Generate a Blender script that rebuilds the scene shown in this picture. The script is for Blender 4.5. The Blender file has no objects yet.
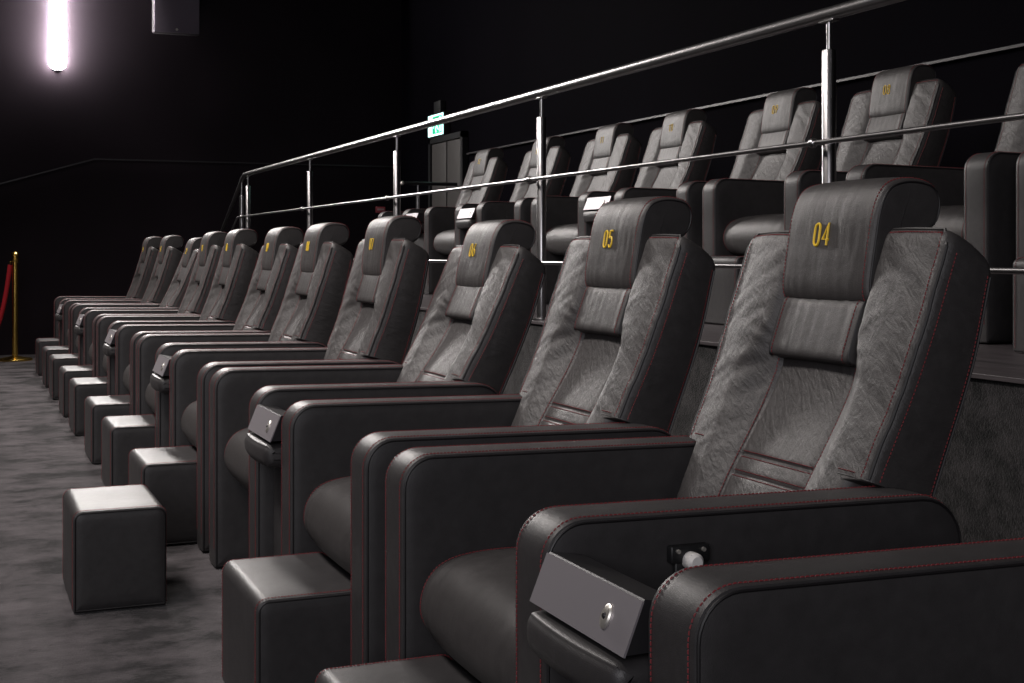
import bpy, math, random
from mathutils import Vector, Matrix, noise
random.seed(7)
R = math.radians
C = bpy.context.scene.collection

# ------------------------------------------------------------------ materials
def new_mat(name):
    m = bpy.data.materials.new(name); m.use_nodes = True
    nt = m.node_tree; b = nt.nodes['Principled BSDF']
    return m, nt, b

def plain(name, col, rough=.5, metal=0., spec=.5):
    m, nt, b = new_mat(name)
    b.inputs['Base Color'].default_value = (*col, 1)
    b.inputs['Roughness'].default_value = rough
    b.inputs['Metallic'].default_value = metal
    b.inputs['Specular IOR Level'].default_value = spec
    return m

def coords(nt, scale=(1, 1, 1)):
    tc = nt.nodes.new('ShaderNodeTexCoord'); mp = nt.nodes.new('ShaderNodeMapping')
    mp.inputs['Scale'].default_value = scale
    nt.links.new(tc.outputs['Object'], mp.inputs['Vector'])
    return mp.outputs['Vector']

def noise_node(nt, vec, scale, detail=4, rough=.55):
    n = nt.nodes.new('ShaderNodeTexNoise')
    n.inputs['Scale'].default_value = scale; n.inputs['Detail'].default_value = detail
    n.inputs['Roughness'].default_value = rough
    nt.links.new(vec, n.inputs['Vector'])
    return n

def bump(nt, height, strength, dist, prev=None):
    b = nt.nodes.new('ShaderNodeBump')
    b.inputs['Strength'].default_value = strength; b.inputs['Distance'].default_value = dist
    nt.links.new(height, b.inputs['Height'])
    if prev is not None: nt.links.new(prev, b.inputs['Normal'])
    return b.outputs['Normal']

def ramp(nt, fac, stops):
    r = nt.nodes.new('ShaderNodeValToRGB')
    while len(r.color_ramp.elements) < len(stops): r.color_ramp.elements.new(.5)
    for e, (p, c) in zip(r.color_ramp.elements, stops):
        e.position = p; e.color = (*c, 1)
    nt.links.new(fac, r.inputs['Fac'])
    return r.outputs['Color']

def leather(name, col, rough, grain, wrinkle, crease=0., pucker=0.):
    m, nt, b = new_mat(name)
    v = coords(nt)
    vo = nt.nodes.new('ShaderNodeTexVoronoi'); vo.feature = 'DISTANCE_TO_EDGE'
    vo.inputs['Scale'].default_value = 420
    nt.links.new(v, vo.inputs['Vector'])
    n1 = noise_node(nt, v, 38, 5)
    n2 = noise_node(nt, v, 9, 3)
    nr = bump(nt, n2.outputs['Fac'], .25 * wrinkle, .02)
    nr = bump(nt, n1.outputs['Fac'], .35 * wrinkle, .006, nr)
    for amt, rot, sc in ((crease, (R(40), 0, 0), (8, 9, 34)), (crease * .8, (R(-25), 0, 0), (8, 40, 26)), (pucker, (0, 0, 0), (7, 34, 4))):
        if amt > 0:
            mp = nt.nodes.new('ShaderNodeMapping'); mp.vector_type = 'TEXTURE'
            tc = nt.nodes.new('ShaderNodeTexCoord')
            mp.inputs['Rotation'].default_value = rot; mp.inputs['Scale'].default_value = tuple(1 / q for q in sc)
            nt.links.new(tc.outputs['Object'], mp.inputs['Vector'])
            nz = noise_node(nt, mp.outputs['Vector'], 1.6, 4, .55); nz.inputs['Distortion'].default_value = 1.1
            nr = bump(nt, nz.outputs['Fac'], amt, .004, nr)
    nr = bump(nt, vo.outputs['Distance'], .35 * grain, .0012, nr)
    nt.links.new(nr, b.inputs['Normal'])
    c = ramp(nt, n1.outputs['Fac'], [(.3, tuple(x * .85 for x in col)), (.7, tuple(x * 1.12 for x in col))])
    nt.links.new(c, b.inputs['Base Color'])
    mr = nt.nodes.new('ShaderNodeMapRange')
    mr.inputs['To Min'].default_value = rough - .05; mr.inputs['To Max'].default_value = rough + .06
    nt.links.new(n2.outputs['Fac'], mr.inputs['Value'])
    nt.links.new(mr.outputs['Result'], b.inputs['Roughness'])
    b.inputs['Specular IOR Level'].default_value = .5
    return m

def carpet(name, lo, hi, stretch, bstr, blot, spots=False):
    m, nt, b = new_mat(name)
    v1 = coords(nt, stretch); v2 = coords(nt)
    big = noise_node(nt, v1, 2.0, 6, .65)
    fine = noise_node(nt, v2, 150, 3, .7)
    patch = noise_node(nt, v1, blot, 7, .72)
    mx = nt.nodes.new('ShaderNodeMix'); mx.data_type = 'FLOAT'; mx.inputs[0].default_value = .55
    nt.links.new(big.outputs['Fac'], mx.inputs[2]); nt.links.new(patch.outputs['Fac'], mx.inputs[3])
    mx2 = nt.nodes.new('ShaderNodeMix'); mx2.data_type = 'FLOAT'; mx2.inputs[0].default_value = .22
    nt.links.new(mx.outputs[0], mx2.inputs[2]); nt.links.new(fine.outputs['Fac'], mx2.inputs[3])
    mid = tuple(l + (h - l) * .62 for l, h in zip(lo, hi))
    c = ramp(nt, mx2.outputs[0], [(.40, lo), (.475, mid), (.58, hi)])
    spot_n = noise_node(nt, coords(nt, tuple(q * .8 for q in stretch)), blot * .6, 5, .68)
    marks = ramp(nt, spot_n.outputs['Fac'], [(.405, (.24, .24, .24)), (.47, (.80, .80, .80)), (.60, (1.3, 1.3, 1.3))])
    mul = nt.nodes.new('ShaderNodeMix'); mul.data_type = 'RGBA'; mul.blend_type = 'MULTIPLY'; mul.inputs[0].default_value = 1.
    nt.links.new(c, mul.inputs[6]); nt.links.new(marks, mul.inputs[7])
    nt.links.new(mul.outputs[2], b.inputs['Base Color'])
    nr = bump(nt, patch.outputs['Fac'], .4 * bstr, .02)
    nr = bump(nt, fine.outputs['Fac'], bstr, .006, nr)
    nt.links.new(nr, b.inputs['Normal'])
    b.inputs['Roughness'].default_value = .95
    b.inputs['Specular IOR Level'].default_value = .12
    b.inputs['Sheen Weight'].default_value = .12
    b.inputs['Sheen Roughness'].default_value = .5
    return m

def planks(name):
    m, nt, b = new_mat(name)
    v = coords(nt, (9, .5, 9))
    n = noise_node(nt, v, 5, 6, .6)
    c = ramp(nt, n.outputs['Fac'], [(.3, (.020, .016, .018)), (.7, (.060, .050, .054))])
    nt.links.new(c, b.inputs['Base Color'])
    nt.links.new(bump(nt, n.outputs['Fac'], .2, .004), b.inputs['Normal'])
    b.inputs['Roughness'].default_value = .5
    return m

def wallcloth(name, col):
    m, nt, b = new_mat(name)
    v = coords(nt)
    n = noise_node(nt, v, 60, 3)
    big = noise_node(nt, v, .7, 2)
    c = ramp(nt, big.outputs['Fac'], [(.3, tuple(x * .8 for x in col)), (.7, tuple(x * 1.2 for x in col))])
    nt.links.new(c, b.inputs['Base Color'])
    nt.links.new(bump(nt, n.outputs['Fac'], .2, .003), b.inputs['Normal'])
    b.inputs['Roughness'].default_value = .8
    b.inputs['Specular IOR Level'].default_value = .01
    return m

def brushed(name, col, rough):
    m, nt, b = new_mat(name)
    v = coords(nt, (60, 3, 60))
    n = noise_node(nt, v, 8, 3)
    nt.links.new(bump(nt, n.outputs['Fac'], .06, .002), b.inputs['Normal'])
    b.inputs['Base Color'].default_value = (*col, 1)
    b.inputs['Metallic'].default_value = 1.; b.inputs['Roughness'].default_value = rough
    return m

def emitter(name, col, strength):
    m, nt, b = new_mat(name)
    b.inputs['Base Color'].default_value = (*col, 1)
    b.inputs['Emission Color'].default_value = (*col, 1)
    b.inputs['Emission Strength'].default_value = strength
    return m

M = {}
M['hide'] = leather('back_leather', (.038, .035, .035), .47, 1.3, .4, .46)
M['pad'] = leather('headrest_leather', (.038, .035, .035), .46, 1.2, .25, 0., .13)
M['smooth'] = leather('arm_leather', (.030, .028, .029), .46, .8, .25)
M['stitch'] = plain('red_thread', (.17, .012, .017), .7)
M['piping'] = plain('black_piping', (.006, .005, .006), .5)
M['shell'] = plain('black_base_board', (.010, .009, .010), .6)
M['gold_thread'] = plain('yellow_thread', (.75, .50, .03), .5)
M['steel'] = plain('satin_steel', (.42, .41, .415), .28, 1.)
M['alu'] = plain('grey_aluminium', (.30, .28, .30), .45, .55)
M['dark_metal'] = plain('dark_metal', (.035, .034, .037), .4, .6)
M['chrome'] = plain('satin_chrome', (.72, .69, .64), .38, .85)
M['white'] = plain('white_plastic', (.70, .68, .66), .35)
M['brass'] = plain('polished_brass', (.78, .52, .13), .22, 1.)
M['velvet'] = plain('red_velvet', (.42, .006, .016), .75)
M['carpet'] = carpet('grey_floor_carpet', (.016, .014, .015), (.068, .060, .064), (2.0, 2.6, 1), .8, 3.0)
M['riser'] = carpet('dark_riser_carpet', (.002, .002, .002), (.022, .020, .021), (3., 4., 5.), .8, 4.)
M['planks'] = planks('dark_plank_floor')
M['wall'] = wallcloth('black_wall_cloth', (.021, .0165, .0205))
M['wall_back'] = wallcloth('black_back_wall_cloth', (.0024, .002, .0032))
M['trim'] = plain('dark_trim', (.03, .027, .03), .4)
M['door'] = plain('grey_door_paint', (.05, .046, .044), .5)
M['black'] = plain('black_paint', (.008, .008, .009), .45)
M['speaker'] = plain('speaker_cloth', (.20, .165, .21), .75)
M['speaker_edge'] = plain('speaker_rim', (.045, .040, .045), .5)
M['lamp'] = emitter('lamp_glow', (1.0, .96, .93), 210.)
M['sign_white'] = emitter('sign_white', (.62, 1.0, .95), 1.6)
M['sign_green'] = emitter('sign_green', (.01, .42, .20), 1.1)
M['alarm_red'] = plain('alarm_red', (.50, .09, .11), .5)
M['alarm_pale'] = plain('alarm_pale', (.62, .42, .44), .5)

# ------------------------------------------------------------------ mesh builder
class MB:
    def __init__(self): self.v = []; self.f = []; self.mi = []
    def add(self, vs, fs, mi=0):
        o = len(self.v); self.v += [tuple(p) for p in vs]
        self.f += [tuple(i + o for i in f) for f in fs]; self.mi += [mi] * len(fs)
    def loft(self, rings, closed=True, cap0=True, cap1=True, mi=0):
        n = len(rings[0]); vs = [p for r in rings for p in r]; fs = []
        for i in range(len(rings) - 1):
            for j in range(n if closed else n - 1):
                k = (j + 1) % n
                fs.append((i * n + j, i * n + k, (i + 1) * n + k, (i + 1) * n + j))
        if cap0: fs.append(tuple(reversed(range(n))))
        if cap1: fs.append(tuple((len(rings) - 1) * n + j for j in range(n)))
        self.add(vs, fs, mi)
    def box(self, lo, hi, mi=0, bev=0.):
        x0, y0, z0 = lo; x1, y1, z1 = hi
        if bev <= 0:
            vs = [(x, y, z) for z in (z0, z1) for x, y in ((x0, y0), (x1, y0), (x1, y1), (x0, y1))]
            self.add(vs, [(3, 2, 1, 0), (4, 5, 6, 7), (0, 1, 5, 4), (1, 2, 6, 5), (2, 3, 7, 6), (3, 0, 4, 7)], mi)
        else:
            b = bev; rings = []
            for z, s in ((z0, b), (z0 + b * .3, b * .3), (z0 + b, 0), (z1 - b, 0), (z1 - b * .3, b * .3), (z1, b)):
                ring = []
                for cx, cy, a0 in ((x1 - b, y1 - b, 0), (x0 + b, y1 - b, 90), (x0 + b, y0 + b, 180), (x1 - b, y0 + b, 270)):
                    for k in range(5):
                        a = R(a0 + k * 22.5); ring.append((cx + (b - s) * math.cos(a), cy + (b - s) * math.sin(a), z))
                rings.append(ring)
            self.loft(rings, mi=mi)
    def tube(self, pts, r, seg=8, mi=0, closed=False, caps=True):
        P = [Vector(p) for p in pts]; n = len(P)
        rad = r if isinstance(r, (list, tuple)) else [r] * n
        up = None; rings = []
        for i in range(n):
            a = P[i - 1] if (i > 0 or closed) else P[0]
            b = P[(i + 1) % n] if (i < n - 1 or closed) else P[-1]
            t = (b - a).normalized() if (b - a).length > 1e-9 else Vector((0, 0, 1))
            if up is None:
                up = Vector((0, 0, 1)) if abs(t.z) < .9 else Vector((1, 0, 0))
            s = t.cross(up)
            if s.length < 1e-6: s = t.cross(Vector((0, 1, 0)))
            s.normalize(); up = s.cross(t).normalized()
            rings.append([tuple(P[i] + (s * math.cos(2 * math.pi * k / seg) + up * math.sin(2 * math.pi * k / seg)) * rad[i]) for k in range(seg)])
        if closed:
            rings.append(rings[0]); self.loft(rings, True, False, False, mi)
        else: self.loft(rings, True, caps, caps, mi)
    def lathe(self, prof, c=(0, 0, 0), seg=32, mi=0):
        rings = [[(c[0] + r * math.cos(2 * math.pi * k / seg), c[1] + r * math.sin(2 * math.pi * k / seg), c[2] + z) for k in range(seg)] for r, z in prof]
        self.loft(rings, mi=mi)
    def ball(self, c, r, mi=0, seg=14, rows=8):
        self.lathe([(max(1e-4, r * math.sin(math.pi * i / rows)), -r * math.cos(math.pi * i / rows)) for i in range(rows + 1)], c, seg, mi)
    def stitches(self, pts, nrm, mi, period=.0072, length=.0056, width=.0009, lift=.0006):
        """short thread dashes along a polyline lying on a surface with normals nrm"""
        P = [Vector(p) for p in pts]; N = [Vector(q) for q in nrm]
        acc = 0.; nxt = period * .5
        for i in range(len(P) - 1):
            d = P[i + 1] - P[i]; L = d.length
            if L < 1e-9: continue
            t = d / L
            while nxt <= acc + L:
                f = (nxt - acc) / L
                c = P[i].lerp(P[i + 1], f); n = N[i].lerp(N[i + 1], f).normalized()
                s = t.cross(n).normalized(); h = length / 2
                a, b = c - t * h, c + t * h
                up = n * (lift + .0012)
                self.add([a - n * .0006, a + s * width + n * .0002, b + s * width + n * .0002, b - n * .0006,
                          b - s * width + n * .0002, a - s * width + n * .0002, a.lerp(b, .2) + up, a.lerp(b, .8) + up],
                         [(0, 1, 6), (1, 2, 7, 6), (2, 3, 7), (3, 4, 7), (4, 5, 6, 7), (5, 0, 6)], mi)
                nxt += period
            acc += L
    def build(self, name, mats, parent=None, smooth=True, angle=40):
        me = bpy.data.meshes.new(name); me.from_pydata(self.v, [], self.f)
        for m in (mats if isinstance(mats, (list, tuple)) else [mats]): me.materials.append(m)
        me.polygons.foreach_set('material_index', self.mi)
        if smooth:
            me.polygons.foreach_set('use_smooth', [True] * len(self.f))
        me.update()
        import bmesh
        bm = bmesh.new(); bm.from_mesh(me)
        bmesh.ops.recalc_face_normals(bm, faces=bm.faces)
        for e in bm.edges:
            if len(e.link_faces) == 2 and e.calc_face_angle(0) > R(angle): e.smooth = False
        bm.to_mesh(me); bm.free()
        o = bpy.data.objects.new(name, me); C.objects.link(o)
        if parent is not None: o.parent = parent
        return o

def empty(name, loc=(0, 0, 0), rz=0.):
    o = bpy.data.objects.new(name, None); C.objects.link(o)
    o.location = loc; o.rotation_euler = (0, 0, rz); o.empty_display_size = .1
    return o
def tag(o, label, cat, group=None):
    o['label'] = label; o['category'] = cat
    if group: o['group'] = group
    return o
def struct(o):
    o['kind'] = 'structure'; return o

def catmull(pts, sub=5, closed=False):
    n = len(pts); out = []
    for i in range(n if closed else n - 1):
        g = lambda k: Vector(pts[k % n] if closed else pts[max(0, min(n - 1, k))])
        p0, p1, p2, p3 = g(i - 1), g(i), g(i + 1), g(i + 2)
        for s in range(sub):
            t = s / sub
            out.append(.5 * ((2 * p1) + (p2 - p0) * t + (2 * p0 - 5 * p1 + 4 * p2 - p3) * t * t + (3 * p1 - p0 - 3 * p2 + p3) * t ** 3))
    if not closed: out.append(Vector(pts[-1]))
    return out

def smooth(a, b, x):
    t = max(0., min(1., (x - a) / (b - a))); return t * t * (3 - 2 * t)

def round_poly(corners, seg=7):
    """corners: (x, z, radius) counter-clockwise; returns outline and outward normals"""
    pts = []; n = len(corners)
    for i, (x, z, r) in enumerate(corners):
        p = Vector((x, z)); a = (Vector(corners[i - 1][:2]) - p).normalized(); b = (Vector(corners[(i + 1) % n][:2]) - p).normalized()
        ang = math.acos(max(-1, min(1, a.dot(b)))); d = r / math.tan(ang / 2)
        c = p + (a + b).normalized() * (r / math.sin(ang / 2))
        s, e = p + a * d - c, p + b * d - c
        a0 = math.atan2(s.y, s.x); a1 = math.atan2(e.y, e.x)
        while a1 - a0 > math.pi: a1 -= 2 * math.pi
        while a1 - a0 < -math.pi: a1 += 2 * math.pi
        for k in range(seg + 1):
            t = a0 + (a1 - a0) * k / seg
            pts.append(c + Vector((math.cos(t), math.sin(t))) * r)
    return pts

def densify(pts, step):
    out = []; n = len(pts)
    for i in range(n):
        a, b = pts[i], pts[(i + 1) % n]; L = (b - a).length
        if L < 1e-7: continue
        k = max(1, int(L / step))
        for j in range(k): out.append(a.lerp(b, j / k))
    return out

def outline_normals(pts):
    n = len(pts); area = sum(pts[i].x * pts[(i + 1) % n].y - pts[(i + 1) % n].x * pts[i].y for i in range(n))
    sg = 1 if area > 0 else -1; out = []
    for i in range(n):
        t = (pts[(i + 1) % n] - pts[i - 1]).normalized()
        out.append(Vector((t.y, -t.x)) * sg)
    return out

def upholstered_slab(corners, hy, seam_z, stitch=True, puff=.003, seam_in=.013):
    """leather-wrapped slab: outline in x-z, half width hy in y, gusset band, piping and red seams on both sides.
    materials: 0 leather, 1 piping, 2 thread"""
    mb = MB(); pts = densify(round_poly(corners), .05); nr = outline_normals(pts)
    cx = sum(p.x for p in pts) / len(pts); cz = sum(p.y for p in pts) / len(pts)
    xs = [p.x for p in pts]; zs = [p.y for p in pts]
    lx = (max(xs) - min(xs)) / 2; lz = (max(zs) - min(zs)) / 2
    def ring(y, inset=0., shrink=0.):
        return [(cx + (p.x - q.x * inset - cx) * (1 - shrink / lx), y, cz + (p.y - q.y * inset - cz) * (1 - shrink / lz)) for p, q in zip(pts, nr)]
    prof = [(-hy - puff, 0, .05), (-hy - puff * .8, 0, .028), (-hy, .006, .004), (-hy + .002, .0058, 0), (-hy + .0035, .0012, 0), (-hy + .008, 0, 0)]
    rings = [ring(*p) for p in prof]
    for k in range(1, 4):
        y = (-hy + .008) + (2 * hy - .016) * k / 4
        rings.append(ring(y, -.0012))
    rings += [ring(-y, a, b) for y, a, b in reversed(prof)]
    mb.loft(rings)
    for s in (-1, 1):
        line = [(p.x - q.x * .0055, s * (hy - .0005), p.y - q.y * .0055) for p, q in zip(pts, nr)]
        mb.tube(line, .0022, 6, 1, closed=True)
        if stitch:
            sp = [((p.x + q.x * .0004), s * (hy - seam_in), (p.y + q.y * .0004)) for p, q in zip(pts, nr)]
            sn = [(q.x, 0, q.y) for q in nr]
            run = [(a, b) for a, b in zip(sp, sn)]
            run += run[:1]
            seg = []
            for a, b in run + [((0, 0, -9), (0, 0, 1))]:
                if a[2] > seam_z: seg.append((a, b))
                else:
                    if len(seg) > 1: mb.stitches([u for u, _ in seg], [w for _, w in seg], 2)
                    seg = []
    return mb

# ------------------------------------------------------------------ the recliner
ARM_H, ARM_L, ARM_T = .655, .755, .0575
HALF = .39
PIV = (.560, .42); BETA = 19.5

def arm_mb():
    return upholstered_slab([(0, .006, .006), (ARM_L, .006, .006), (ARM_L, ARM_H - .012, .085), (0, ARM_H, .062)], ARM_T, .012)

WT = .708
def shell_hw(w): return .256 + .044 * smooth(.240, .248, w) + .014 * smooth(.28, .55, w)
def wrinkle(y, w):
    a = abs(y)
    k = smooth(.125, .16, a) * smooth(.02, .12, w)
    s = 1 if y > 0 else -1
    u = (a * .55 + w * .83) * 34; vv = (a * .83 - w * .55) * 8
    n = noise.noise(Vector((u, vv, 3.1 * s))) + .5 * noise.noise(Vector((u * 2.1, vv * 2.4, 7.7 * s)))
    g = math.exp(-((w - .47) ** 2) / .012) * math.exp(-((a - .15) ** 2) / .004)
    ang = math.atan2(w - .47, a - .10)
    rad = math.sin(ang * 13 + 2.2 * noise.noise(Vector((ang * 3, a * 20, s)))) * g
    mid = (1 - k) * smooth(.02, .1, w) * .35 * noise.noise(Vector((y * 30, w * 55, 1.7)))
    return .0016 * k * n + .0009 * rad + .0011 * mid
def shell_front(y, w):
    a = abs(y)
    c = -.040 + .040 * smooth(.105, .205 - .05 * smooth(.40, .52, w), a)
    c += .007 * math.sin(min(1, max(0, (a - .12) / .165)) * math.pi)
    c -= .0055 * math.exp(-((a - .119) / .0045) ** 2) * smooth(-.1, 0, w)
    if a < .119:
        for s0 in (.243, .203): c -= .004 * math.exp(-((w - s0) / .004) ** 2)
        c += .006 * math.cos(a / .119 * math.pi / 2)
    c += (.052 - .030 * smooth(.10, .22, a)) * smooth(.44, .10, w)
    return c
SHEAR = .24
def shear(n, w): return w + SHEAR * min(0., n) * smooth(.45, .72, w)
def shell_thick(w): return .118 + .024 * math.sin(max(0, min(1, (w + .02) / .72)) * math.pi)

def shell_ring(w, ins=0.):
    hw = shell_hw(w) - ins * .45; r = .016; NB = -shell_thick(w) + ins * .7
    ring = []; NF = 84
    for i in range(NF + 1):
        t = -1 + 2 * i / NF
        y = hw * (math.copysign(abs(t) ** .93, t))
        n = shell_front(y, w) + wrinkle(y, w) - ins * .55
        e = abs(y) - (hw - r)
        if e > 0: n -= r - math.sqrt(max(0, r * r - e * e))
        ring.append((y, n))
    n0 = shell_front(hw, w) - r - ins * .55
    for k in range(1, 9):
        f = k / 8; nn = n0 + (NB + .02 - n0) * f
        ring.append((hw + .004 * math.sin(f * math.pi), nn))
    for k in range(1, 6):
        a = R(k * 18); ring.append((hw - .02 + .02 * math.cos(a), NB + .02 - .02 * math.sin(a)))
    for k in range(1, 12):
        ring.append((hw - .02 - (2 * hw - .04) * k / 12, NB - .006 * math.sin(k / 12 * math.pi)))
    for k in range(5, 0, -1):
        a = R(k * 18); ring.append((-hw + .02 - .02 * math.cos(a), NB + .02 - .02 * math.sin(a)))
    for k in range(8, 0, -1):
        f = k / 8; nn = n0 + (NB + .02 - n0) * f
        ring.append((-hw - .004 * math.sin(f * math.pi), nn))
    return ring

# back frame: local x' = -n (rearwards), y, z' = w
def backrest_mb():
    mb = MB(); rings = []
    RT = .03
    ws = [-.06 + (WT - RT + .06) * i / 124 for i in range(125)]
    ws += [.240, .242, .244, .246, .248]
    for w in sorted(ws): rings.append([(-n, y, shear(n, w)) for y, n in shell_ring(w)])
    for k in range(1, 9):
        a = R(k * 11.25); w = WT - RT + RT * math.sin(a)
        rings.append([(-n, y, shear(n, w)) for y, n in shell_ring(w, RT * (1 - math.cos(a)))])
    mb.loft(rings)
    for s in (-1, 1):
        # side seam: piping between the front panel and the side panel, red thread on both sides of it
        W = [.251 + (WT - .034 - .251) * i / 60 for i in range(61)]
        def edge(w, off):
            y = s * (shell_hw(w) - off); n = shell_front(abs(y), w) + wrinkle(y, w)
            e = abs(y) - (shell_hw(w) - .016)
            if e > 0: n -= .016 - math.sqrt(max(0, .016 ** 2 - e * e))
            return (-n, y, shear(n, w))
        mb.tube([edge(w, .0045) for w in W], .0034, 6, 1)
        fl = [edge(w, .017) for w in W]
        top = [(-(shell_front(.27, WT - .02) - .006 - .012 * 0), s * y, shear(0, WT - .012)) for y in (.245, .22, .19, .16, .145)]
        top = [(-(shell_front(abs(y), WT - .03) - .55 * .03 * (1 - math.cos(R(38)))) - .0006, s * y, WT - .03 + .03 * math.sin(R(38))) for y in (.293, .282, .25, .22, .19, .16, .142)]
        mb.stitches(fl + top, [(-1, 0, 0)] * len(fl) + [(-.8, 0, .6)] * len(top), 2)
        tp = [(-(shell_front(abs(y), WT - .03) - .55 * .03 * (1 - math.cos(R(62)))), s * y, WT - .03 + .03 * math.sin(R(62))) for y in (.289, .278, .25, .22, .19, .16, .142)]
        mb.tube([edge(WT - .034, .0045)] + tp, .003, 6, 1)
        sd = []
        for w in W:
            nn = shell_front(shell_hw(w), w) - .024
            sd.append((-nn, s * (shell_hw(w) + .0022), shear(nn, w)))
        mb.stitches(sd, [(0, s, 0)] * len(sd), 2)
        bk = []
        for w in W:
            nn = -shell_thick(w) + .018
            bk.append((-nn, s * (shell_hw(w) + .0006), shear(nn, w)))
        mb.stitches(bk, [(0, s, 0)] * len(bk), 2)
        mb.tube([(p[0] + .007, s * (abs(p[1]) - .0015), p[2]) for p in bk], .0026, 6, 1)
        # notch at the arm
        nt = [(-(shell_front(y, .257) + wrinkle(s * y, .257)) - .0003, s * y, .257) for y in (.268, .258, .248, .238, .228)]
        mb.stitches(nt, [(-1, 0, 0)] * 5, 2)
        mb.tube([(p[0] + .002, p[1], .2485) for p in nt], .003, 6, 1)
        # long front seams
        ln = []
        for i in range(70):
            w = .02 + .46 * i / 69; y = s * .1245
            ln.append((-(shell_front(y, w) + wrinkle(y, w)), y, w))
        mb.stitches(ln, [(-1, 0, 0)] * len(ln), 2)
    for w in (.249, .237, .209, .197):
        ln = [(-(shell_front(y, w) + wrinkle(y, w)), y, w) for y in [-.115 + .23 * i / 24 for i in range(25)]]
        mb.stitches(ln, [(-1, 0, 0)] * 25, 2)
    return mb

HR = [(-.024, .566), (-.008, .571), (.003, .592), (.012, .632), (.020, .678), (.027, .722), (.027, .758), (.016, .787), (-.012, .808),
      (-.048, .820), (-.080, .821), (-.103, .804), (-.112, .772), (-.106, .744), (-.086, .722), (-.060, .704), (-.052, .64), (-.044, .572)]
HR_W = .139
hr_pts = catmull(HR, 5, True); hr_n = outline_normals(hr_pts)
def hr_front(w):
    best = None
    for i in range(len(hr_pts) // 2):
        a, b = hr_pts[i], hr_pts[i + 1]
        if (a.y - w) * (b.y - w) <= 0 and abs(a.y - b.y) > 1e-9:
            n = a.x + (b.x - a.x) * (w - a.y) / (b.y - a.y)
            if best is None or n > best: best = n
    return best
def hr_pucker(y, w): return .0013 * noise.noise(Vector((y * 75 + 4, w * 9, 2.2))) + .0012 * math.exp(-(y / .05) ** 2) * noise.noise(Vector((y * 150, w * 12, 5.)))
def headrest_mb():
    mb = MB(); rings = []
    N = 44
    for i in range(N + 1):
        t = -1 + 2 * i / N; t = math.sin(t * math.pi / 2)
        y = HR_W * t; a = abs(t)
        e = max(0, (a - .90) / .10); ins = .013 * (1 - math.sqrt(max(0, 1 - e * e)))
        puff = .005 * (1 - a ** 4)
        rings.append([(-(p.x + q.x * (puff * (q.x > -.3) - ins)) - hr_pucker(y, p.y) * max(0, q.x), y, p.y + q.y * (puff * (q.x > -.3) - ins)) for p, q in zip(hr_pts, hr_n)])
    mb.loft(rings)
    for s in (-1, 1):
        for off, lift in ((.012, .0012), ):
            path = [(p, q) for p, q in list(zip(hr_pts, hr_n))[4:62]]
            mb.stitches([(-(p.x + q.x * lift), s * (HR_W - off), p.y + q.y * lift) for p, q in path], [(-q.x, 0, q.y) for p, q in path], 2)
        path = list(zip(hr_pts, hr_n))[2:66]
        mb.tube([(-(p.x - q.x * .007), s * (HR_W - .001), p.y - q.y * .007) for p, q in path], .0022, 6, 1)
    return mb

def lumbar_mb():
    mb = MB(); rings = []; w0, w1, hw = .448, .570, .128
    for i in range(37):
        t = math.sin((-1 + 2 * i / 36) * math.pi / 2); y = hw * t
        e = max(0, (abs(t) - .88) / .12); k = math.sqrt(max(0.02, 1 - e * e))
        ring = []
        for j in range(32):
            a = 2 * math.pi * j / 32; ca, sa = math.cos(a), math.sin(a)
            nn = math.copysign(abs(ca) ** .36, ca) * .022; ww = math.copysign(abs(sa) ** .30, sa) * (w1 - w0) / 2
            nn = nn * (.75 + .25 * k) + (.0016 * noise.noise(Vector((y * 60, ww * 20, 9))) if ca > 0 else 0)
            ring.append((-(-.026 + nn), y * 1. , (w0 + w1) / 2 + ww * (.94 + .06 * k)))
        rings.append(ring)
    mb.loft(rings)
    for s in (-1, 1):
        pts = []; nn = []
        for j in range(-12, 13):
            a = math.pi / 2 * j / 13; ca, sa = math.cos(a), math.sin(a)
            pts.append((-(-.026 + abs(ca) ** .36 * .022 + .0004), s * (hw - .014), (w0 + w1) / 2 + math.copysign(abs(sa) ** .30, sa) * (w1 - w0) / 2))
            nn.append((-1, 0, 0))
        mb.stitches(pts, nn, 2)
        mb.tube([(p[0] + .004, s * (hw - .0015), p[2]) for p in pts], .0022, 6, 1)
    return mb

def cushion_mb():
    mb = MB(); rings = []
    prof = catmull([(.13, .300), (.07, .305), (.036, .332), (.020, .372), (.030, .420), (.062, .456), (.12, .473), (.22, .476), (.36, .464), (.50, .450),
                    (.585, .440), (.60, .40), (.60, .33), (.58, .275), (.40, .262), (.22, .265)], 5, True)
    nr = outline_normals(prof); hw = .274; N = 40
    for i in range(N + 1):
        t = math.sin((-1 + 2 * i / N) * math.pi / 2); y = hw * t; a = abs(t)
        e = max(0, (a - .66) / .34); ins = .034 * (1 - math.sqrt(max(0, 1 - e * e)))
        puff = .008 * (1 - a * a) - .006 * math.exp(-((abs(y) - .172) / .006) ** 2)
        rings.append([(p.x + q.x * (puff - ins), y, p.y + q.y * (puff - ins) + (.0018 * noise.noise(Vector((p.x * 18, y * 14, 4.))) if q.y > .3 else 0)) for p, q in zip(prof, nr)])
    mb.loft(rings)
    for s in (-1, 1):
        pr = list(zip(prof, nr))[8:52]
        for y, d in ((.172, -.0006), (.240, -.0050)):
            e = d
            mb.stitches([(p.x + q.x * e, s * y, p.y + q.y * e) for p, q in pr], [(q.x, 0, q.y) for p, q in pr], 2)
    mb.stitches([(.03 + .0, y, .4 + .0) for y in (0, 0)], [(0, 0, 1)] * 2, 2)
    return mb

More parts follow.
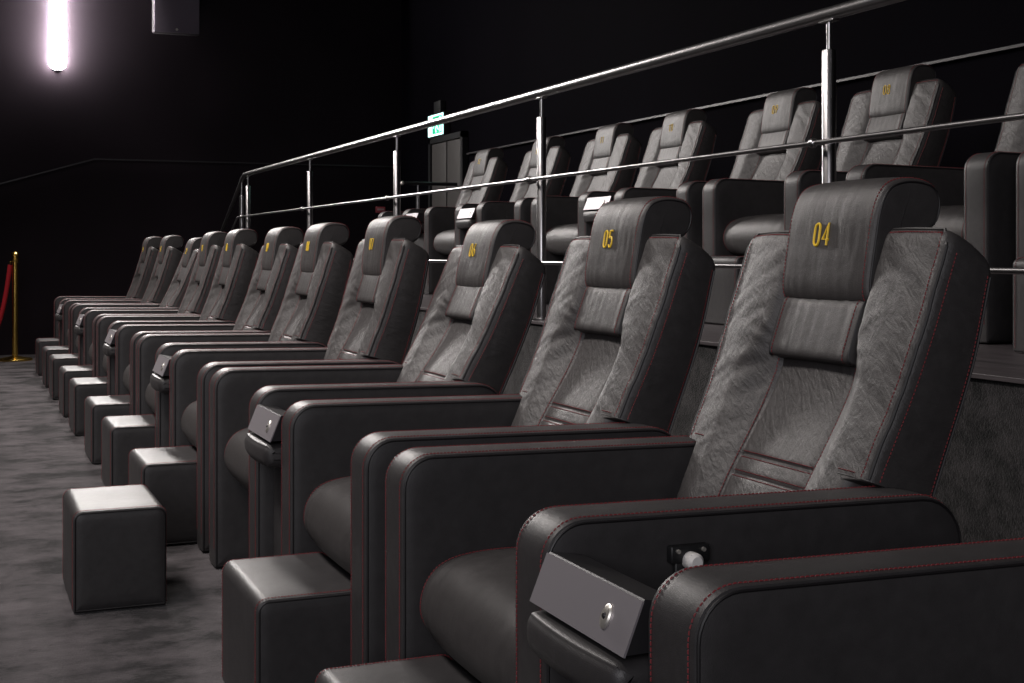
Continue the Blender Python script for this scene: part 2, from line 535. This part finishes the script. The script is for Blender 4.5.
def base_mb():
    mb = MB(); mb.box((.13, -.272, .03), (.70, .272, .262), 0, .012)
    for x in (.18, .64):
        for y in (-.22, .22): mb.lathe([(.028, 0), (.028, .008), (.02, .012), (.02, .04)], (x, y, 0), 12, 0)
    return mb

# embroidered numerals
def arc(cx, cy, rx, ry, a0, a1, n=12): return [(cx + rx * math.cos(R(a0 + (a1 - a0) * i / n)), cy + ry * math.sin(R(a0 + (a1 - a0) * i / n))) for i in range(n + 1)]
DIG = {
 '0': [arc(.25, .74, .20, .24, 0, 180) + arc(.25, .26, .20, .24, 180, 360) + [(.45, .74)]],
 '1': [[(.08, .80), (.28, .98), (.28, .02)]],
 '2': [arc(.25, .76, .21, .22, 170, -20) + [(.40, .55), (.04, .02), (.47, .02)]],
 '3': [arc(.24, .755, .20, .225, 160, -90) , arc(.24, .265, .22, .245, 90, -160)],
 '4': [[(.38, .02), (.38, .98), (.02, .28), (.50, .28)]],
 '5': [[(.44, .98), (.08, .98), (.06, .56)] + arc(.25, .32, .21, .30, 130, -150)],
 '6': [[(.38, .98), (.10, .50)] + arc(.25, .29, .22, .27, 150, 510)],
 '7': [[(.02, .98), (.47, .98), (.18, .02)]],
 '8': [arc(.25, .755, .18, .225, -90, 270), arc(.25, .27, .22, .26, 90, 450)],
 '9': [arc(.25, .71, .22, .27, -30, 330) + [(.12, .02)]],
}
def number_mb(txt):
    mb = MB(); H = .044; y0 = .036; w0 = .664
    for k, ch in enumerate(txt):
        for line in DIG[ch]:
            pts = []
            for x, z in line:
                y = y0 - (k * .74 + x) * H * .88; w = w0 + z * H
                a = abs(y / HR_W)
                pts.append((-(hr_front(w) + .005 * (1 - a ** 4) + .0010) - hr_pucker(y, w), y, w))
            mb.tube(pts, .0026 if txt in ('04', '05') else .0020, 6)
    return mb

proto = {}
def make_recliner():
    t = empty('recliner')
    lm = [M['smooth'], M['piping'], M['stitch']]; hm = [M['hide'], M['piping'], M['stitch']]
    am = arm_mb()
    for s in (-1, 1):
        a = am.build('armrest', lm, t) if s < 0 else None
        if a is None:
            a = bpy.data.objects.new('armrest', proto['arm']); C.objects.link(a); a.parent = t
        else: proto['arm'] = a.data
        a.location = (0, s * (HALF - ARM_T), 0)
    cushion_mb().build('seat_cushion', [M['pad'], M['piping'], M['stitch']], t)
    base_mb().build('base', M['shell'], t)
    for nm, mb in (('backrest', backrest_mb()), ('headrest', headrest_mb()), ('lumbar_pillow', lumbar_mb())):
        mb.build(nm, hm if nm == 'backrest' else [M['pad'], M['piping'], M['stitch']], t, angle=50)
    return t
def pose_back(t, dbeta, number):
    for o in t.children:
        if o.name.split('.')[0] in ('backrest', 'headrest', 'lumbar_pillow'):
            o.location = (PIV[0], 0, PIV[1]); o.rotation_euler = (0, R(BETA + dbeta), 0)
            if o.name.split('.')[0] == 'headrest' and number:
                if number not in ('03', '04', '05') or t.location.z > .1:      # slid down a little on its rods
                    q = -.011; o.location = (PIV[0] + q * math.sin(R(BETA + dbeta)), 0, PIV[1] + q * math.cos(R(BETA + dbeta)))
                n = number_mb(number).build('seat_number', M['gold_thread'], o)
                n['label'] = 'yellow embroidered ' + number
def copy_tree(o, parent=None):
    c = o.copy(); C.objects.link(c)
    if parent is not None: c.parent = parent
    for ch in o.children: copy_tree(ch, c)
    return c

X1, X2, ZP = .773, 3.20, .73
front = {'03': 1.045, '04': 2.13, '05': 3.045, '06': 4.13, '07': 5.045, '08': 6.13, '09': 7.045, '10': 8.13, '11': 9.045, '12': 10.13, '13': 11.045, '14': 12.13}
fd = {'03': 0, '04': 0, '05': 0, '06': 4, '07': -3, '08': -2, '09': -1.5, '10': -3, '11': -2.5, '12': 3, '13': -2.5, '14': -3}
back = {'06': 3.01, '07': 3.92, '08': 5.007, '09': 5.92, '10': 7.03, '11': 7.96, '12': 9.04, '13': 10.24}
bd = {'06': 0, '07': 0, '08': 0, '09': 0, '10': 0, '11': 0, '12': 0, '13': 0}
flabel = {
 '03': 'front row recliner nearest the camera, only its rounded armrest in view',
 '04': 'large black leather front row recliner with yellow 04 on its headrest',
 '05': 'black leather front row recliner with yellow 05 on its headrest',
 '06': 'front row recliner tilted furthest back, next beyond the chair marked 05',
 '07': 'front row recliner numbered 07, second beyond the chair marked 05',
 '08': 'front row recliner numbered 08, third beyond the chair marked 05',
 '09': 'front row recliner numbered 09, sixth from the far wall end',
 '10': 'front row recliner numbered 10, fifth from the far wall end',
 '11': 'front row recliner numbered 11, fourth from the far wall end',
 '12': 'front row recliner numbered 12, leaning back, third from the far wall end',
 '13': 'front row recliner numbered 13, last but one towards the far wall',
 '14': 'front row recliner at the far end of the row, nearest the brass post'}
blabel = {
 '06': 'raised row recliner at the right picture edge, only its armrest showing',
 '07': 'raised row recliner beside the one marked 08, half cut by the picture edge',
 '08': 'raised row recliner marked with yellow 08, behind the guard rail',
 '09': 'raised row recliner marked with yellow 09, behind the guard rail',
 '10': 'raised row recliner next beyond the one marked 09',
 '11': 'raised row recliner second beyond the one marked 09',
 '12': 'raised row recliner whose back is crossed by the second guard rail post',
 '13': 'raised row recliner at the far end, nearest the green exit sign'}
P0 = make_recliner(); first = True
for row, dl, lab, X, Z, grp in ((front, fd, flabel, X1, 0, 'front row of leather recliners'), (back, bd, blabel, X2, ZP, 'raised second row of leather recliners')):
    for k, y in row.items():
        if first: t = P0; first = False
        else:
            t = P0.copy(); C.objects.link(t)
            for ch in P0.children:
                c = ch.copy(); C.objects.link(c); c.parent = t
        t.location = (X, y, Z)
        tag(t, lab[k], 'recliner', grp)
        pose_back(t, dl[k], k) if t is not P0 else None
pose_back(P0, fd['03'], '03')

# ------------------------------------------------------------------ footstools
FS_D, FS_HY, FS_H = .262, .207, .295
fs_mb = upholstered_slab([(0, .004, .008), (FS_D, .004, .008), (FS_D, FS_H, .026), (0, FS_H, .026)], FS_HY, .01, True, .002)
fs_me = None
def footstool(x, y, z, label, grp, rz=0.):
    global fs_me
    if fs_me is None:
        o = fs_mb.build('footstool', [M['smooth'], M['piping'], M['stitch']]); fs_me = o
    else:
        o = fs_me.copy(); C.objects.link(o)
    o.location = (x, y, z); o.rotation_euler = (0, 0, rz)
    tag(o, label, 'footstool', grp)
order = ['04', '05', '06', '07', '08', '09', '10', '11', '12', '13', '14']
fsl = {'04': 'black leather footstool at the bottom picture edge, below chair 04',
       '05': 'black leather footstool tucked against chair 05 beside its seat',
       '06': 'lone black leather footstool pulled out onto the open carpet',
       '07': 'black leather footstool next behind the pulled out one',
       '08': 'black leather footstool second behind the pulled out one',
       '09': 'black leather footstool third behind the pulled out one',
       '10': 'black leather footstool fourth behind the pulled out one',
       '11': 'front row footstool fourth from the far wall end',
       '12': 'front row footstool third from the far wall end',
       '13': 'front row footstool last but one towards the far wall',
       '14': 'front row footstool at the far end, nearest the brass post'}
for k in order:
    y = front[k]; x = .584 + .0026 * (y - 2) + .004 * math.sin(y * 3.1)
    if k == '06': footstool(.300, 4.215, 0, fsl[k], 'footstools of the front row')
    else: footstool(x, y - .01 + .015 * math.sin(y * 7), 0, fsl[k], 'footstools of the front row')
bsl = {'06': 'footstool on the plank strip at the right picture edge', '08': 'raised row footstool in front of the chair marked 08',
       '07': 'raised row footstool hidden behind chair 04', '09': 'raised row footstool in front of the chair marked 09'}
for k in ('06', '08'):
    footstool(X2 - .185, back[k], ZP, bsl[k], 'footstools of the raised row')

# ------------------------------------------------------------------ tray boxes between chair pairs
def make_tray():
    t = empty('tray_console')
    hy = .142
    b = MB()
    prof = [(-.026, .548), (.001, .612), (.004, .6145), (.055, .606), (.085, .590), (.085, .550)]
    b.loft([[(x, -hy, z) for x, z in prof], [(x, hy, z) for x, z in prof]], mi=1)
    b.build('tray_box', [M['alu'], M['dark_metal']], t, smooth=False)
    fp = MB()                                    # bright front plate a little proud of the box
    q = [(-.0275, .547), (-.0005, .6135), (.002, .6125), (-.0245, .546)]
    fp.loft([[(x, -hy - .002, z) for x, z in q], [(x, hy + .002, z) for x, z in q]])
    f = fp.build('front_plate', M['alu'], t, smooth=False); f['label'] = 'grey aluminium front plate'
    lk = MB()
    c = Vector((-.0148, -.075, .579)); nrm = Vector((-.926, 0, .376)); u = Vector((0, 1, 0)); w = Vector((.376, 0, .926))
    rings = []
    for s, h in ((1.0, -.001), (1.0, .002), (.85, .004), (.3, .0045)):
        rings.append([tuple(c + u * math.cos(2 * math.pi * i / 24) * .0115 * s + w * math.sin(2 * math.pi * i / 24) * .0165 * s + nrm * h) for i in range(24)])
    lk.loft(rings)
    rings = []
    for s, h in ((1, .0045), (.6, .0065)):
        rings.append([tuple(c + u * math.cos(2 * math.pi * i / 12) * .0045 * s + w * math.sin(2 * math.pi * i / 12) * .0045 * s + nrm * h) for i in range(12)])
    lk.loft(rings, mi=1)
    l = lk.build('lock', [M['chrome'], M['dark_metal']], f); l['label'] = 'oval chrome lock'
    bo = MB()
    prof = catmull([(-.038, .512), (-.033, .530), (-.014, .538), (.10, .538), (.16, .535), (.16, .48), (.05, .474), (-.018, .478), (-.034, .490)], 5, True)
    nr = outline_normals(prof); rings = []
    for i in range(25):
        tt = math.sin((-1 + 2 * i / 24) * math.pi / 2); y = .1425 * tt; a = abs(tt)
        e = max(0, (a - .85) / .15); ins = .022 * (1 - math.sqrt(max(0, 1 - e * e))); bow = .010 * (1 - a * a)
        rings.append([(p.x - q.x * ins - bow * (p.x < .02), y, p.y - q.y * ins) for p, q in zip(prof, nr)])
    bo.loft(rings)
    bo.build('bolster', M['smooth'], t)
    pn = MB(); pn.box((.045, -.1475, .004), (.60, .1475, .462), 0, .008)
    pn.build('side_panel', M['smooth'], t)
    hg = MB()
    hg.box((.196, .134, .580), (.262, .150, .606), 0, .003)
    for x in (.207, .250):
        hg.tube([(x, .134, .599), (x, .130, .599)], .0032, 10, 1)
    hh = hg.build('tray_hinge', [M['black'], M['chrome']], t)
    kb = MB(); kb.tube([(.228, .136, .584), (.228, .118, .584), (.228, .113, .584)], [.0135, .0135, .009], 20)
    k = kb.build('knob', M['white'], hh); k['label'] = 'white round knob'
    rs = MB(); rs.box((.205, .138, .462), (.255, .149, .582), 0, .003)
    rs.build('hinge_arm', M['black'], t)
    return t
T0 = make_tray(); used = False
def mid(row, a, b): return (row[a] + row[b]) / 2
trays = [(X1, mid(front, '03', '04'), 0, 'large grey tray box with oval lock beside chair 04, nearest the camera'),
         (X1, mid(front, '05', '06'), 0, 'grey tray box between front row chairs 05 and 06'),
         (X1, mid(front, '07', '08'), 0, 'grey tray box between front row chairs 07 and 08'),
         (X1, mid(front, '09', '10'), 0, 'grey tray box between front row chairs 09 and 10'),
         (X1, mid(front, '11', '12'), 0, 'grey tray box between front row chairs 11 and 12'),
         (X1, mid(front, '13', '14'), 0, 'small grey tray box at the far end of the front row'),
         (X2, mid(back, '09', '10'), ZP, 'bright tray box above the headrest of chair 05, raised row'),
         (X2, mid(back, '11', '12'), ZP, 'bright tray box in the raised row, above chair 06'),
         (X2, back['13'] - HALF - .152, ZP, 'bright tray box in the raised row, furthest from the camera')]
for x, y, z, lab in trays:
    if not used: t = T0; used = True
    else: t = copy_tree(T0)
    t.location = (x, y, z)
    tag(t, lab, 'tray box', 'tray boxes between the chairs')

# ------------------------------------------------------------------ the room
XW0, XW1, YW0, YW1, ZC = -6.0, 4.65, -3.0, 14.5, 4.6
XE, YE = 2.42, 12.62
def slab(name, lo, hi, m, kind=True):
    b = MB(); b.box(lo, hi); o = b.build(name, m, smooth=False)
    if kind: struct(o)
    return o
slab('floor', (XW0 - .1, YW0 - .1, -.12), (XW1 + .1, YW1 + .1, 0), M['carpet'])
slab('ceiling', (XW0 - .1, YW0 - .1, ZC), (XW1 + .1, YW1 + .1, ZC + .1), M['black'])
slab('wall_far', (XW0 - .1, YW1, 0), (XW1 + .1, YW1 + .1, ZC), M['wall'])
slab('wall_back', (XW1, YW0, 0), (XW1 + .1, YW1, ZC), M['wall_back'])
slab('wall_screen', (XW0 - .1, YW0, 0), (XW0, YW1, ZC), M['wall'])
slab('wall_near', (XW0 - .1, YW0 - .1, 0), (XW1 + .1, YW0, ZC), M['wall'])
pf = MB()
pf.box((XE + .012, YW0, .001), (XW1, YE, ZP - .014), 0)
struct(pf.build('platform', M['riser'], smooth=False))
pf = MB(); pf.box((XE, YW0, ZP - .014), (XW1, YE, ZP), 0, .002)
struct(pf.build('platform_floor', M['planks'], smooth=False))
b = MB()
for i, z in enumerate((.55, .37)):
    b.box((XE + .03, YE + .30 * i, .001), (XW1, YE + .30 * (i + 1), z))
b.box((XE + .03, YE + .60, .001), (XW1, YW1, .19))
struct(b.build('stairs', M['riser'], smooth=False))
# wall rails at dado height: sloping down towards the screen, level elsewhere
b = MB()
def bar(mb, p, q, hx, hz):
    P, Q = Vector(p), Vector(q)
    d = (Q - P).normalized(); s = d.cross(Vector((0, 0, 1))).normalized(); u = s.cross(d)
    r = lambda c: [tuple(c + s * a * hx + u * e * hz) for a, e in ((-1, -1), (1, -1), (1, 1), (-1, 1))]
    mb.loft([r(P), r(Q)])
bar(b, (1.296, YW1 - .02, 2.02), (-2.5, YW1 - .02, 2.02 - .30 * 3.8), .012, .007)
bar(b, (1.29, YW1 - .02, 2.02), (XW1 - .002, YW1 - .02, 2.02), .012, .007)
struct(b.build('trim_1', M['trim'], smooth=False))
b = MB(); bar(b, (XW1 - .02, YW0, 2.02), (XW1 - .02, 12.3, 2.02), .012, .007)
struct(b.build('trim_2', M['trim'], smooth=False))
# door beyond the platform end
d = empty('door_1', (XW1, 12.86, .19)); struct(d)
b = MB()
for y in (-.52, .46): b.box((-.06, y, 0), (-.001, y + .06, 2.06))
b.box((-.06, -.52, 2.0), (-.001, .52, 2.06))
struct(b.build('door_frame', M['black'], d, smooth=False))
b = MB(); b.box((-.04, -.455, .005), (-.004, -.02, 1.995), 0, .004); struct(b.build('door_leaf', M['door'], d))
b = MB(); b.box((-.04, .02, .005), (-.004, .455, 1.995), 0, .004); struct(b.build('door_leaf', M['door'], d))
b = MB(); b.tube([(-.045, -.42, 1.0), (-.09, -.42, 1.0), (-.09, -.10, 1.0), (-.045, -.10, 1.0)], .012, 8); struct(b.build('door_handle', M['steel'], d))

# ------------------------------------------------------------------ guard rail of the raised row
RX, RZ = 2.48, 1.04 + .298 * 2.48
MZ, LZ = 1.04 + .1395 * 2.42, 1.04 - .0184 * 2.42
g = empty('guard_rail', (RX, 0, ZP))
tag(g, 'long brushed steel guard rail with posts along the edge of the raised row', 'guard rail')
Y0, Y1 = 1.05, 12.58
b = MB(); b.tube([(0, Y0, RZ - ZP), (0, Y1 - .02, RZ - ZP), (0, Y1, RZ - ZP - .008)], .021, 20); b.build('handrail', M['steel'], g)
for nm, z in (('middle_rail', MZ), ('lower_rail', LZ)):
    b = MB(); b.tube([(-.06, Y0, z - ZP), (-.06, Y1, z - ZP)], .0085, 12); b.build(nm, M['steel'], g)
posts = [1.22, 3.42, 5.62, 7.82, 10.02, 12.40]
def post(y, top, zb=0., clamps=True, lead=None):
    b = MB()
    pr = [(.045, .001), (.045, .008), (.022, .012), (.022, top - .115), (.020, top - .112), (.008, top - .11), (.008, top - .026)]
    b.lathe([(r, z + (zb if z < .05 else 0)) for r, z in pr], (0, y, 0), 20)
    b.box((-.014, y - .035, top - .026), (.014, y + .035, top - .0205), 0, .002)
    o = b.build('post', M['steel'], g)
    if clamps:
        for z in (MZ - ZP, LZ - ZP):
            c = MB(); c.tube([(-.018, y, z), (-.05, y, z)], .006, 8); c.ball((-.06, y, z), .0165)
            c.build('clamp', M['steel'], o)
for y in posts: post(y, RZ - ZP)
# stair handrail running on down from the end post
b = MB(); b.tube([(0, 12.58, RZ - ZP - .006), (0, 12.66, RZ - ZP - .03), (0, 14.0, RZ - ZP - .03 - .46 * 1.34)], .019, 14); b.build('stair_handrail', M['steel'], g)
b = MB(); b.tube([(-.06, 12.60, MZ - ZP), (-.06, 14.0, MZ - ZP - .46 * 1.38)], .0085, 10); b.build('stair_middle_rail', M['steel'], g)
b = MB(); b.lathe([(.045, -.18), (.045, -.172), (.022, -.168), (.022, RZ - ZP - .20), (.008, RZ - ZP - .19), (.008, RZ - ZP - .055)], (0, 12.70, 0), 16); b.build('post', M['steel'], g)
b = MB(); b.lathe([(.045, -.538), (.045, -.53), (.022, -.526), (.022, .26), (.008, .27), (.008, .385)], (0, 13.92, 0), 16); b.build('post', M['steel'], g)
# short guard across the platform end at the back wall
e = empty('end_guard_rail', (4.2, YE - .06, ZP))
tag(e, 'short dark steel guard rail by the door beneath the exit sign', 'guard rail')
b = MB(); b.tube([(-.16, 0, 1.0), (.449, 0, 1.0)], .018, 14); b.build('handrail', M['dark_metal'], e)
b = MB(); b.ball((-.16, 0, 1.0), .022); b.build('end_cap', M['chrome'], e)
b = MB(); b.lathe([(.04, .001), (.04, .008), (.018, .012), (.018, .90), (.008, .91), (.008, .985)], (0, 0, 0), 14); b.build('post', M['steel'], e)

# ------------------------------------------------------------------ wall lamp, speaker, signs
L = empty('wall_lamp', (.93, YW1, 2.93))
tag(L, 'bright vertical tube wall lamp glowing white on the far wall', 'wall lamp')
LH = 1.3
b = MB(); b.box((-.055, -.025, .0), (.055, -.001, LH), 0, .004); b.build('back_plate', M['speaker_edge'], L)
b = MB()
def half(r, z): return [(r * math.sin(R(a)), -.025 - r * math.cos(R(a)), z) for a in range(-90, 91, 12)]
b.loft([half(.030, .002), half(.056, .012), half(.074, .032), half(.084, .07), half(.084, LH - .06), half(.078, LH - .03), half(.060, LH - .014)]); b.build('diffuser', M['lamp'], L)
for z, r in ((-.006, .026), (LH - .014, .058)):
    b = MB(); b.loft([half(r, z), half(r, z + .012)]); b.build('end_cap', M['speaker_edge'], L)

s = empty('wall_speaker', (2.12, YW1, 3.36))
tag(s, 'dark grey box loudspeaker mounted high on the far wall', 'loudspeaker')
b = MB(); b.box((-.245, -.13, 0), (.245, -.03, .75), 0, .02); b.build('cabinet', M['speaker_edge'], s)
b = MB(); b.box((-.236, -.142, .01), (.236, -.128, .74), 0, .01); b.build('grille', M['speaker'], s)
b = MB(); b.tube([(.0, -.1425, .045), (.0, -.1455, .045)], .014, 16); b.build('badge', M['chrome'], s)
b = MB(); b.box((-.07, -.035, .25), (.07, -.001, .5), 0, .004); b.build('bracket', M['black'], s)

x = empty('exit_sign', (XW1, 13.10, 2.262))
tag(x, 'green and white lit exit sign above the dark door', 'exit sign')
b = MB(); b.box((-.07, -.24, -.012), (-.001, .24, .232), 0, .006); b.box((-.06, -.1, .232), (-.001, .1, .36), 0, .004); b.build('housing', M['black'], x)
b = MB(); b.box((-.078, -.23, 0), (-.069, .23, .22)); p = b.build('sign_panel', M['sign_white'], x, smooth=False)
b = MB(); b.box((-.082, -.20, .02), (-.077, .08, .20)); b.build('green_field', M['sign_green'], p, smooth=False)
b = MB()
def flat(mb, pts, r): mb.tube([(-.084, y, z) for y, z in pts], r, 6)
b.ball((-.083, -.035, .165), .014)
flat(b, [(-.045, .145), (-.06, .095)], .011); flat(b, [(-.06, .095), (-.03, .07), (-.045, .03)], .008)
flat(b, [(-.06, .095), (-.09, .075), (-.115, .055)], .008); flat(b, [(-.045, .14), (-.08, .13), (-.095, .105)], .006); flat(b, [(-.045, .14), (-.01, .115)], .006)
flat(b, [(-.15, .03), (-.15, .185), (-.19, .185), (-.19, .03)], .005)
flat(b, [(.065, .11), (.015, .11)], .007); flat(b, [(.04, .14), (.012, .11), (.04, .08)], .007)
b.build('pictogram', M['sign_white'], p)

a = empty('alarm_sign', (4.40, YW1, 1.53))
tag(a, 'small red wall sign with a pale band, seen through the guard rail', 'sign')
b = MB(); b.box((-.055, -.02, -.035), (.055, -.001, .035), 0, .004); b.build('plate', M['alarm_red'], a)
b = MB(); b.box((-.04, -.0225, -.008), (.04, -.0195, .014)); b.build('band', M['alarm_pale'], a, smooth=False)

# ------------------------------------------------------------------ rope barrier
def stanchion(x, y, label):
    t = empty('stanchion', (x, y, 0)); tag(t, label, 'stanchion', 'brass rope posts')
    b = MB(); b.lathe([(.160, 0), (.162, .006), (.160, .016), (.150, .022), (.07, .034), (.032, .046)], seg=40); b.build('base', M['brass'], t)
    b = MB(); b.lathe([(.0275, .03), (.0275, .95)], seg=24); b.build('pole', M['brass'], t)
    b = MB(); b.lathe([(.034, .95), (.036, .955), (.036, .985), (.030, .99), (.030, 1.015), (.037, 1.02), (.037, 1.035), (.02, 1.05), (.002, 1.053)], seg=24); b.build('cap', M['brass'], t)
    b = MB(); b.tube([(-.026, 0, .955), (-.042, 0, .957), (-.046, 0, .945), (-.042, 0, .93)], .006, 8); b.build('hook', M['brass'], t)
    return t
SX, SY = .492, 13.73
stanchion(SX, SY, 'polished brass rope post standing on the carpet by the far wall')
stanchion(SX - .62, SY, 'second brass rope post holding the other end of the red rope')
b = MB()
x0, x1 = SX - .044, SX - .62 + .03
pts = []
for i in range(41):
    f = i / 40; xx = x0 + (x1 - x0) * f
    u = 2 * f - 1
    pts.append((xx, SY, .925 - .74 * (1 - abs(u) ** 3.0)))
b.tube(pts, .021, 12)
rp = b.build('velvet_rope', M['velvet'])
tag(rp, 'sagging red velvet rope hanging from the brass post', 'rope')

# ------------------------------------------------------------------ lights
def area(loc, target, size, power, col=(1, 1, 1), sy=None, spread=180):
    l = bpy.data.lights.new('lamp', 'AREA'); l.energy = power; l.color = col  # unseen area light, no fixture modelled for it
    l.shape = 'RECTANGLE'; l.size = size; l.size_y = sy or size; l.spread = R(spread)
    o = bpy.data.objects.new('unseen_light', l); C.objects.link(o); o.location = loc
    o.rotation_euler = (Vector(target) - Vector(loc)).to_track_quat('-Z', 'Y').to_euler()
    return o
def spot(loc, target, power, angle, col=(1, 1, 1), r=.06, blend=.5):
    l = bpy.data.lights.new('lamp', 'SPOT'); l.energy = power; l.color = col
    l.spot_size = R(angle); l.spot_blend = blend; l.shadow_soft_size = r
    o = bpy.data.objects.new('spot_light', l); C.objects.link(o); o.location = loc
    o.rotation_euler = (Vector(target) - Vector(loc)).to_track_quat('-Z', 'Y').to_euler()
    return o
warm = (1., .93, .89)
# added far back light, unseen house lights as one overhead strip, added near fill
area((1.3, 12.6, 4.4), (1.1, 5.0, .5), .6, 170, warm)  # added back light, puts gloss on footstool tops and arm edges
area((-1.1, 7.2, 4.3), (1.2, 7.2, .8), 9.6, 205, warm, .7, 100)
area((-2.0, -2.2, 2.4), (1.8, 4.0, .7), 2.6, 50, (.97, .95, 1.), 2.2, 120)  # added fill from behind the camera, lifts the near sides of the chairs

w = bpy.data.worlds.new('World'); bpy.context.scene.world = w; w.use_nodes = True
w.node_tree.nodes['Background'].inputs['Color'].default_value = (.01, .01, .01, 1)
w.node_tree.nodes['Background'].inputs['Strength'].default_value = 0.

# ------------------------------------------------------------------ camera
F = 1330.
cam = bpy.data.cameras.new('camera'); co = bpy.data.objects.new('camera', cam); C.objects.link(co)
cam.sensor_width = 36; cam.sensor_fit = 'HORIZONTAL'; cam.lens = 36 * F / 1024
cam.shift_y = -(341.5 - 253) / 1024
cam.clip_start = .02; cam.clip_end = 60
th = math.atan2(552, F)
co.location = (0, 0, 1.04); co.rotation_euler = (R(90), 0, -th)
sc = bpy.context.scene; sc.camera = co
vs = sc.view_settings
vs.view_transform = 'Standard'; vs.look = 'None'; vs.gamma = 1; vs.exposure = 0.; vs.use_curve_mapping = False
